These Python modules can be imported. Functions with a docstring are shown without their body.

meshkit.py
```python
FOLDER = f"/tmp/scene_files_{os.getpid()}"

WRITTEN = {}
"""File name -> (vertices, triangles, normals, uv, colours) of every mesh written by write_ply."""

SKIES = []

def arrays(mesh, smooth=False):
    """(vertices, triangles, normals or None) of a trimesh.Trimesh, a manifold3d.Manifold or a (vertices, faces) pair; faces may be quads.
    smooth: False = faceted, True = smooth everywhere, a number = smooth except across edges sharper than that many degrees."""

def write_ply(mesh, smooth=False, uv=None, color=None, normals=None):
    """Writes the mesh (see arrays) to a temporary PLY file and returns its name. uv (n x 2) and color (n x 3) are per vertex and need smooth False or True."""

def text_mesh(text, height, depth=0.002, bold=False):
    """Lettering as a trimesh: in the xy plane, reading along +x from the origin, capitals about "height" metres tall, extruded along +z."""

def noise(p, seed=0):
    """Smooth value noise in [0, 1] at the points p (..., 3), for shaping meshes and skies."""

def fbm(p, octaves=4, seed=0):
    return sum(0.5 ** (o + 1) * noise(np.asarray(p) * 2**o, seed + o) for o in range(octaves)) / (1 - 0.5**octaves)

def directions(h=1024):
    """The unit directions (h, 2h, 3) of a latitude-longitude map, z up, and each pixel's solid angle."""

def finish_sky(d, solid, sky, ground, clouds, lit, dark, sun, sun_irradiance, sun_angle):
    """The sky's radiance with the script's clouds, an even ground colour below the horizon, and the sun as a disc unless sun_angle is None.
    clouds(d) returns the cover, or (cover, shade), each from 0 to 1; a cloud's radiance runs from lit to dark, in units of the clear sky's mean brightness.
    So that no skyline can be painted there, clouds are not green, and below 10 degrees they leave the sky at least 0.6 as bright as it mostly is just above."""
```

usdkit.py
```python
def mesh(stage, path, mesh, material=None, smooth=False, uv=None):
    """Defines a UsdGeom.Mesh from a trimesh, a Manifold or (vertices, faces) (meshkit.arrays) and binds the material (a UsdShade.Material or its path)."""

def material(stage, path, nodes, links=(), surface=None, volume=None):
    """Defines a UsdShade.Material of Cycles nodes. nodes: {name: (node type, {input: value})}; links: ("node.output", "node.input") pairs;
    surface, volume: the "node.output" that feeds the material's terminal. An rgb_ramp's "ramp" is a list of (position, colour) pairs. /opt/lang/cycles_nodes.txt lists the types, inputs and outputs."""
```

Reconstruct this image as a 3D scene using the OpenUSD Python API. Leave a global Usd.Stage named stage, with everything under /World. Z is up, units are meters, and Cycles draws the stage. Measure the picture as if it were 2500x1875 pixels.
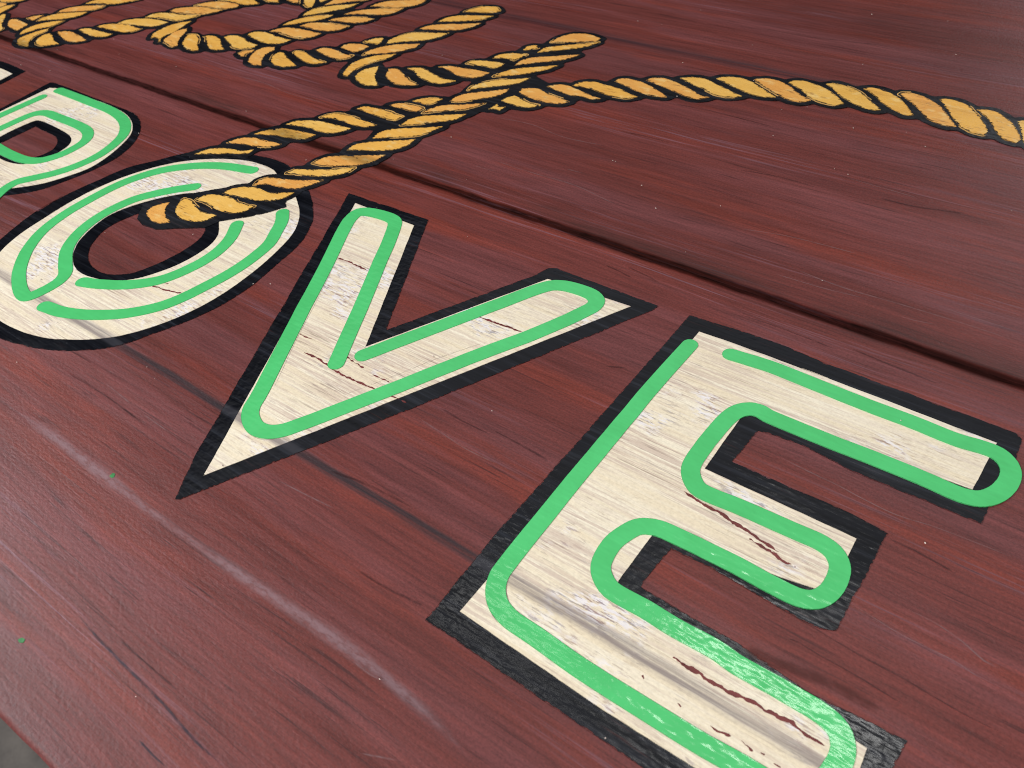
import math, random
import numpy as np, trimesh, usdkit, meshkit
import shapely
from shapely.geometry import Polygon, LineString, Point
from shapely.ops import unary_union
from scipy.spatial import Delaunay
from pxr import Usd, UsdGeom, UsdLux, UsdShade, Gf, Sdf

# ------------------------------------------------------------------ stage, camera, lamps
stage = Usd.Stage.CreateInMemory()
UsdGeom.SetStageUpAxis(stage, UsdGeom.Tokens.z)
UsdGeom.SetStageMetersPerUnit(stage, 1.0)
world = UsdGeom.Xform.Define(stage, '/World')
stage.SetDefaultPrim(world.GetPrim())

CAM_H = 0.45                                   # camera height above the painted face
R = np.array([[0.79931161, 0.36823482, -0.47487269],
              [0.59361927, -0.60664271, 0.5287729],
              [-0.09336546, -0.7045479, -0.70348784]])   # world axes as seen by the camera (x right, y down, z ahead)
cam = UsdGeom.Camera.Define(stage, '/World/camera')
APER = 5.6
cam.CreateHorizontalApertureAttr(APER)
cam.CreateVerticalApertureAttr(APER * 0.75)
cam.CreateFocalLengthAttr(2085.18 / 2500 * APER)
cam.CreateFStopAttr(2.2)
cam.CreateFocusDistanceAttr(0.66)
cam.CreateClippingRangeAttr(Gf.Vec2f(0.02, 100))
cam.CreateExposureAttr(0.0)
X, Y, Z = R[:, 0], -R[:, 1], -R[:, 2]
cam.AddTransformOp().Set(Gf.Matrix4d(*[float(q) for row in ((*X, 0), (*Y, 0), (*Z, 0), (0, 0, CAM_H, 1)) for q in row]))


def rect_light(name, pos, target, w, h, power, color):
    l = UsdLux.RectLight.Define(stage, '/World/' + name)
    l.CreateWidthAttr(w); l.CreateHeightAttr(h)
    l.CreateIntensityAttr(power); l.CreateColorAttr(Gf.Vec3f(*color))
    p, t = Gf.Vec3d(*pos), Gf.Vec3d(*target)
    up = Gf.Vec3d(0, 1, 0) if abs((t - p).GetNormalized()[2]) > 0.9 else Gf.Vec3d(0, 0, 1)
    l.AddTransformOp().Set(Gf.Matrix4d().SetLookAt(p, t, up).GetInverse())
    return l


rect_light('ceiling_light', (-0.2, 2.2, 3.2), (-0.2, 2.2, 0), 7.0, 6.0, 0.29, (0.97, 0.98, 1.0))
rect_light('rear_light', (-0.5, -2.3, 2.5), (-0.5, 0.4, 0), 3.6, 1.6, 9.3, (1.0, 0.985, 0.96))
rect_light('tube_light', (-0.26, 1.44, 2.5), (-0.26, 1.3, 0), 0.85, 0.09, 20.0, (1.0, 0.99, 0.97))
rect_light('tube_light_001', (-1.25, 1.12, 2.5), (-1.25, 1.0, 0), 0.7, 0.06, 7, (1.0, 0.99, 0.97))
rect_light('far_sheen_light', (1.6, 7.0, 2.6), (-0.2, 0.6, 0), 5.0, 2.4, 1.7, (0.93, 0.96, 1.0))  # added panel for sheen on the far planks, no window known there
rect_light('side_light', (-3.4, -0.6, 2.2), (-0.4, 0.1, 0), 1.6, 2.2, 6.2, (0.92, 0.95, 1.0))  # added unseen panel, gives the near-left planks their sheen

# ------------------------------------------------------------------ materials
LOOKS = '/World/Looks'


class G:
    """Collects Cycles nodes and links of one material."""
    def __init__(s):
        s.n, s.l, s.k = {'geo': ('geometry', {})}, [], 0

    def add(s, kind, out, ins=None, **links):
        s.k += 1
        name = '%s_%d' % (kind, s.k)
        s.n[name] = (kind, dict(ins or {}))
        for a, b in links.items():
            if isinstance(b, str):
                s.l.append((b, name + '.' + a))
            elif b is not None:
                s.n[name][1][a] = b
        return name + '.' + out

    def math(s, op, a, b=0.5, c=None, clamp=False):
        return s.add('math', 'value', {'math_type': op, 'use_clamp': clamp}, value1=a, value2=b, value3=c)

    def noise(s, vec, scale, detail=3, rough=0.55, dist=0.0):
        m = s.add('mapping', 'vector', {'scale': scale}, vector=vec)
        return s.add('noise_texture', 'fac', {'scale': 1.0, 'detail': detail, 'roughness': rough, 'distortion': dist}, vector=m)

    def ramp(s, fac, stops):
        st = [(p, (c, c, c) if np.ndim(c) == 0 else c) for p, c in stops]
        return s.add('rgb_ramp', 'color', {'ramp': st}, fac=fac)

    def step(s, fac, lo, hi, a=0.0, b=1.0):
        return s.add('map_range', 'result', {'range_type': 'smoothstep', 'from_min': lo, 'from_max': hi, 'to_min': a, 'to_max': b, 'clamp': True}, value=fac)

    def mix(s, fac, a, b, mode='mix'):
        return s.add('mix', 'color', {'mix_type': mode}, fac=fac, color1=a, color2=b)

    def wavy(s, amount=0.016, scale=(2.2, 7, 1)):
        """the position, with the grain made to wander across its run"""
        nz = s.noise('geo.position', scale, 2)
        off = s.math('multiply', s.math('subtract', nz, 0.5), amount)
        return s.add('vector_math', 'vector', {'math_type': 'add'}, vector1='geo.position', vector2=s.add('combine_xyz', 'vector', {}, y=off))

    def y(s, vec='geo.position'):
        return s.add('separate_xyz', 'y', {}, vector=vec)

    def band(s, y0, half, soft, wob=0.004, wobscale=(9, 9, 1)):
        """1 on a line along the grain at y0, 0 beyond half + soft"""
        nz = s.noise('geo.position', wobscale, 3)
        yy = s.math('add', s.y(), s.math('multiply', s.math('subtract', nz, 0.5), wob))
        d = s.math('absolute', s.math('subtract', yy, y0))
        return s.step(d, half, half + soft, 1.0, 0.0)

    def bump(s, layers, normal=None):
        for h, dist, strength in layers:
            normal = s.add('bump', 'normal', {'distance': dist, 'strength': strength}, height=h, normal=normal)
        return normal

    def done(s, name, color, rough, normal=None, spec=0.5, alpha=None, ior=1.5):
        p = s.add('principled_bsdf', 'BSDF', {'ior': ior}, base_color=color, roughness=rough, normal=normal, specular_ior_level=spec)
        if alpha is not None:
            t = s.add('transparent_bsdf', 'BSDF', {})
            p = s.add('mix_closure', 'closure', {}, fac=alpha, closure1=t, closure2=p)
        return usdkit.material(stage, LOOKS + '/' + name, s.n, s.l, surface=p)


SEAM_GREY, SEAM_MAIN, SEAM_TOP, EDGE = 0.2028, 0.5228, 0.8866, -0.0308


def pebble(g):
    return g.noise('geo.position', (330, 420, 330), 2, 0.5)


def wood_red():
    g = G()
    v = g.wavy(0.020)
    n1 = g.noise(v, (1.9, 80, 1), 6, 0.66)
    n2 = g.noise(v, (16, 330, 1), 5, 0.66)
    n3 = g.noise('geo.position', (3.5, 9, 1), 4, 0.6)
    z1 = g.noise(v, (1.3, 16, 1), 5, 0.6)
    z2 = g.noise(v, (2.4, 26, 1), 5, 0.62)
    speck = g.noise('geo.position', (520, 700, 520), 3, 0.7)
    # crimson brown, brushed over with violet grey and with warm brick red
    col = g.mix(g.step(z1, 0.43, 0.60, 0.0, 0.75), (0.130, 0.0270, 0.0225), (0.150, 0.0425, 0.0440))
    col = g.mix(g.step(z2, 0.50, 0.66, 0.0, 0.9), col, (0.164, 0.0285, 0.0185))
    col = g.mix(g.step(g.noise(v, (1.7, 30, 1), 4, 0.6), 0.54, 0.72, 0.0, 0.50), col, (0.078, 0.0165, 0.0150))
    col = g.mix(1.0, col, g.ramp(n1, [(0.28, 0.84), (0.5, 1.0), (0.72, 1.15)]), 'multiply')
    col = g.mix(1.0, col, g.ramp(n2, [(0.30, 0.70), (0.5, 1.0), (0.70, 1.25)]), 'multiply')
    col = g.mix(1.0, col, g.ramp(speck, [(0.32, 0.78), (0.5, 1.0), (0.68, 1.22)]), 'multiply')
    col = g.mix(1.0, col, g.ramp(g.noise('geo.position', (1.7, 5.5, 1), 3), [(0.30, 0.78), (0.5, 1.0), (0.70, 1.14)]), 'multiply')
    # bunches of fine pale brush lines
    pale = g.noise(v, (5, 300, 1), 5, 0.66)
    col = g.mix(g.math('multiply', g.step(pale, 0.52, 0.64), g.step(g.noise(v, (1.5, 13, 1), 3), 0.50, 0.64, 0.0, 0.62)), col, (0.21, 0.105, 0.135))
    # short dark grain lines
    dk = g.noise(v, (9, 300, 1), 4, 0.65)
    col = g.mix(g.math('multiply', g.step(dk, 0.57, 0.68), g.step(n3, 0.36, 0.6, 0.2, 0.75)), col, (0.036, 0.008, 0.0085))
    # dark paint along the joints
    yy = g.math('add', g.y(), g.math('multiply', g.math('subtract', g.noise('geo.position', (9, 40, 1), 4, 0.6), 0.5), 0.012))
    sh = g.math('multiply', g.step(yy, SEAM_MAIN - 0.010, SEAM_MAIN - 0.001, 0.0, 1.0), g.step(yy, SEAM_MAIN + 0.008, SEAM_MAIN + 0.034, 1.0, 0.0))
    sh = g.math('multiply', sh, g.step(g.noise('geo.position', (4, 20, 1), 3), 0.36, 0.58, 0.0, 0.8))
    col = g.mix(g.math('multiply', sh, g.step(n2, 0.3, 0.62, 1.0, 0.6)), col, (0.034, 0.0125, 0.0110))
    core = g.math('multiply', g.band(SEAM_MAIN, 0.0030, 0.0046, 0.008, (22, 60, 1)), g.step(g.noise('geo.position', (40, 300, 1), 4, 0.65), 0.28, 0.56, 1.0, 0.78))
    col = g.mix(core, col, (0.0075, 0.0032, 0.0028))
    fade = g.step(g.noise('geo.position', (5, 220, 1), 4), 0.3, 0.62, 0.35, 1.0)
    col = g.mix(g.math('multiply', g.band(SEAM_GREY, 0.0018, 0.0036, 0.006, (12, 30, 1)), g.math('multiply', fade, 0.95)), col, (0.019, 0.014, 0.018))
    col = g.mix(g.math('multiply', g.band(SEAM_TOP, 0.002, 0.011, 0.012, (9, 20, 1)), g.math('multiply', fade, 0.72)), col, (0.026, 0.014, 0.020))
    nb = g.bump([(n2, 0.0004, 0.45), (n1, 0.0010, 0.15), (pebble(g), 0.00028, 0.7), (g.noise('geo.position', (95, 130, 95), 3), 0.0007, 0.25)])
    rough = g.math('add', g.step(n1, 0.3, 0.7, 0.33, 0.43), g.math('multiply', n3, 0.10))
    spec = g.math('multiply', g.math('subtract', 1.0, g.band(SEAM_MAIN, 0.004, 0.005, 0.004)), 0.5)
    return g.done('red_wood_paint', col, rough, nb, spec)


def edge_mask(g, width, jag=1.0, scale=(180, 420, 1)):
    """ragged brush edge: edge is the distance from the outline in millimetres"""
    u = g.add('attribute', 'fac', {'attribute': 'edge'})
    nz = g.noise('geo.position', scale, 3, 0.6)
    d = g.math('subtract', u, g.math('multiply', g.math('subtract', nz, 0.43), width * jag * 3.4))
    return g.step(d, 0.0, 0.2)


def black_paint(name, gloss=0.15, ragged=1.0):
    g = G()
    v = g.wavy(0.008)
    n1 = g.noise(v, (7, 190, 1), 5, 0.65)
    n2 = g.noise(v, (16, 520, 1), 3, 0.6)
    n3 = g.noise('geo.position', (16, 24, 1), 3)
    col = g.ramp(n1, [(0.34, (0.0028, 0.0031, 0.0048)), (0.55, (0.0068, 0.0075, 0.0108)), (0.70, (0.021, 0.0235, 0.032))])
    thin = g.math('multiply', g.step(n2, 0.58, 0.70), g.step(n3, 0.5, 0.68))
    col = g.mix(g.math('multiply', thin, 0.65), col, (0.055, 0.018, 0.016))
    col = g.mix(g.math('multiply', g.band(SEAM_GREY, 0.0018, 0.0036, 0.005), 0.6), col, (0.045, 0.045, 0.055))
    nb = g.bump([(g.noise(v, (14, 230, 1), 2, 0.5), 0.00045, 0.6), (g.noise('geo.position', (170, 240, 170), 1, 0.4), 0.00045, 0.6)])
    return g.done(name, col, g.step(n3, 0.3, 0.7, gloss, gloss + 0.12), nb, 0.5, edge_mask(g, ragged))


def cream_paint():
    g = G()
    v = g.wavy(0.012)
    n1 = g.noise(v, (3.2, 120, 1), 6, 0.66)
    n2 = g.noise(v, (13, 430, 1), 5, 0.68)
    n3 = g.noise('geo.position', (11, 17, 1), 4, 0.6)
    n5 = g.noise('geo.position', (4, 12, 1), 3)
    speck = g.noise('geo.position', (420, 600, 420), 3, 0.7)
    col = g.mix(g.step(n1, 0.36, 0.62), (0.74, 0.635, 0.465), (0.81, 0.735, 0.585))
    col = g.mix(1.0, col, g.ramp(speck, [(0.32, 0.90), (0.5, 1.0), (0.68, 1.07)]), 'multiply')
    # pinkish brown streaks where the brush ran dry
    zone = g.step(g.math('add', g.math('multiply', n1, 0.8), g.math('multiply', n5, 0.7)), 0.66, 0.84)
    col = g.mix(g.math('multiply', g.step(n2, 0.45, 0.54), g.math('multiply', zone, 0.60)), col, (0.49, 0.36, 0.30))
    col = g.mix(g.math('multiply', g.step(g.noise(v, (9, 260, 1), 5, 0.66), 0.55, 0.63), 0.36), col, (0.52, 0.40, 0.33))
    # fine dark lines along the grain
    ln = g.noise(v, (20, 620, 1), 4, 0.62)
    col = g.mix(g.math('multiply', g.step(ln, 0.575, 0.64), g.step(n5, 0.40, 0.64, 0.08, 0.6)), col, (0.20, 0.135, 0.11))
    # worn patches: chips of white, dark purple dashes, bare maroon
    patch = g.step(n3, 0.54, 0.63)
    ch = g.noise('geo.position', (110, 380, 1), 4, 0.6)
    col = g.mix(g.math('multiply', g.math('multiply', patch, g.step(ch, 0.45, 0.55)), 0.7), col, (0.78, 0.76, 0.81))
    dash = g.noise(v, (75, 560, 1), 5, 0.66)
    dm = g.math('multiply', g.step(dash, 0.535, 0.59), g.step(n3, 0.47, 0.66, 0.04, 0.66))
    col = g.mix(dm, col, g.mix(g.step(g.noise('geo.position', (14, 22, 1), 2), 0.46, 0.56), (0.105, 0.075, 0.11), (0.15, 0.036, 0.038)))
    fade = g.step(g.noise('geo.position', (8, 330, 1), 5, 0.66), 0.3, 0.62, 0.3, 1.0)
    col = g.mix(g.math('multiply', g.band(SEAM_GREY, 0.0018, 0.0052, 0.006, (12, 30, 1)), g.math('multiply', fade, 0.9)), col, (0.225, 0.185, 0.175))
    nb = g.bump([(n2, 0.0004, 0.45), (pebble(g), 0.00024, 0.6)])
    return g.done('cream_paint', col, 0.44, nb, 0.45, edge_mask(g, 0.12))


def green_paint():
    g = G()
    n1 = g.noise('geo.position', (30, 30, 30), 3)
    br = g.noise(g.wavy(0.006), (22, 520, 1), 4, 0.65)
    col = g.mix(g.step(n1, 0.3, 0.7), (0.072, 0.485, 0.150), (0.082, 0.535, 0.172))
    nb = g.bump([(g.noise(g.wavy(0.006), (30, 260, 1), 1, 0.4), 0.00034, 0.6), (g.noise('geo.position', (170, 230, 170), 1, 0.4), 0.00034, 0.6)])
    return g.done('green_paint', col, 0.12, nb, 0.5, edge_mask(g, 0.10))


def strand_paint(name, a, b):
    g = G()
    n1 = g.noise('geo.position', (26, 40, 1), 3)
    n2 = g.noise(g.wavy(0.006), (60, 620, 1), 4, 0.65)
    n3 = g.noise('geo.position', (18, 25, 1), 3)
    col = g.mix(g.step(n1, 0.32, 0.68), a, b)
    col = g.mix(g.step(g.noise('geo.position', (55, 110, 1), 3), 0.54, 0.70, 0.0, 0.55), col, (0.80, 0.58, 0.24))
    sc = g.math('multiply', g.step(n2, 0.57, 0.63), g.step(n3, 0.48, 0.62, 0.15, 0.9))
    col = g.mix(sc, col, (0.12, 0.035, 0.022))
    col = g.mix(g.math('multiply', g.band(SEAM_MAIN, 0.003, 0.010, 0.006), 0.55), col, (0.13, 0.085, 0.02))
    nb = g.bump([(n2, 0.0005, 0.5), (pebble(g), 0.0004, 0.6)])
    return g.done(name, col, 0.36, nb, 0.5, edge_mask(g, 2.4, 1.0, (90, 460, 1)))


def plain(name, col, rough=0.5):
    g = G()
    n = g.noise('geo.position', (60, 200, 60), 3)
    c = g.mix(g.step(n, 0.3, 0.7, 0.0, 1.0), tuple(q * 0.75 for q in col), tuple(min(1, q * 1.2) for q in col))
    return g.done(name, c, rough, g.bump([(pebble(g), 0.0003, 0.6)]))


def streak_paint(name, col, strength, lo=0.34, hi=0.62):
    """a dry-brushed streak or painted highlight; edge runs from 0 at its edges to 1 on its middle line"""
    g = G()
    u = g.add('attribute', 'fac', {'attribute': 'edge'})
    nz = g.noise('geo.position', (120, 330, 1), 4, 0.65)
    nx = g.noise('geo.position', (6, 10, 1), 3)
    a = g.math('multiply', g.step(u, 0.0, 1.0), g.step(nz, lo, hi, 0.35, 1.0))
    a = g.math('multiply', a, g.step(nx, 0.25, 0.6, 0.45 * strength, strength))
    return g.done(name, col, 0.42, g.bump([(pebble(g), 0.00024, 0.6)]), 0.5, a)


def floor_mat():
    g = G()
    n = g.noise('geo.position', (22, 22, 22), 5, 0.65)
    m = g.noise('geo.position', (4, 4, 4), 3)
    col = g.mix(g.step(n, 0.3, 0.7), (0.040, 0.034, 0.030), (0.090, 0.080, 0.070))
    col = g.mix(g.step(m, 0.5, 0.68, 0.0, 0.5), col, (0.13, 0.125, 0.11))
    return g.done('concrete', col, 0.75, g.bump([(n, 0.002, 0.5)]))


M = dict(wood=wood_red(), black=black_paint('black_paint'), rope_black=black_paint('rope_black_paint', 0.30, 0.8), cream=cream_paint(), green=green_paint(),
         gold=[strand_paint('gold_paint', (0.71, 0.365, 0.072), (0.77, 0.42, 0.085)), strand_paint('ochre_paint', (0.70, 0.325, 0.075), (0.75, 0.385, 0.095)), strand_paint('straw_paint', (0.72, 0.40, 0.080), (0.79, 0.47, 0.115))],
         sliver=plain('gold_sliver', (0.62, 0.36, 0.11)), red=plain('bare_red', (0.150, 0.032, 0.030)), fleck=plain('green_fleck', (0.03, 0.20, 0.05)), floor=floor_mat(), dust=plain('pale_dust', (0.6, 0.5, 0.45)),
         pale=streak_paint('pale_streak', (0.40, 0.26, 0.29), 0.48, 0.30, 0.60), scuff_highlight=streak_paint('scuff_highlight', (0.30, 0.19, 0.20), 0.42), grain=streak_paint('grain_streak', (0.040, 0.010, 0.011), 0.6), stain=streak_paint('red_stain', (0.085, 0.014, 0.010), 0.85), pencil=streak_paint('pencil', (0.16, 0.13, 0.12), 0.75), dark=streak_paint('dark_streak', (0.030, 0.018, 0.030), 0.85))  # pale_streak carries glare as colour, the scuffs also ridge highlights


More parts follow.
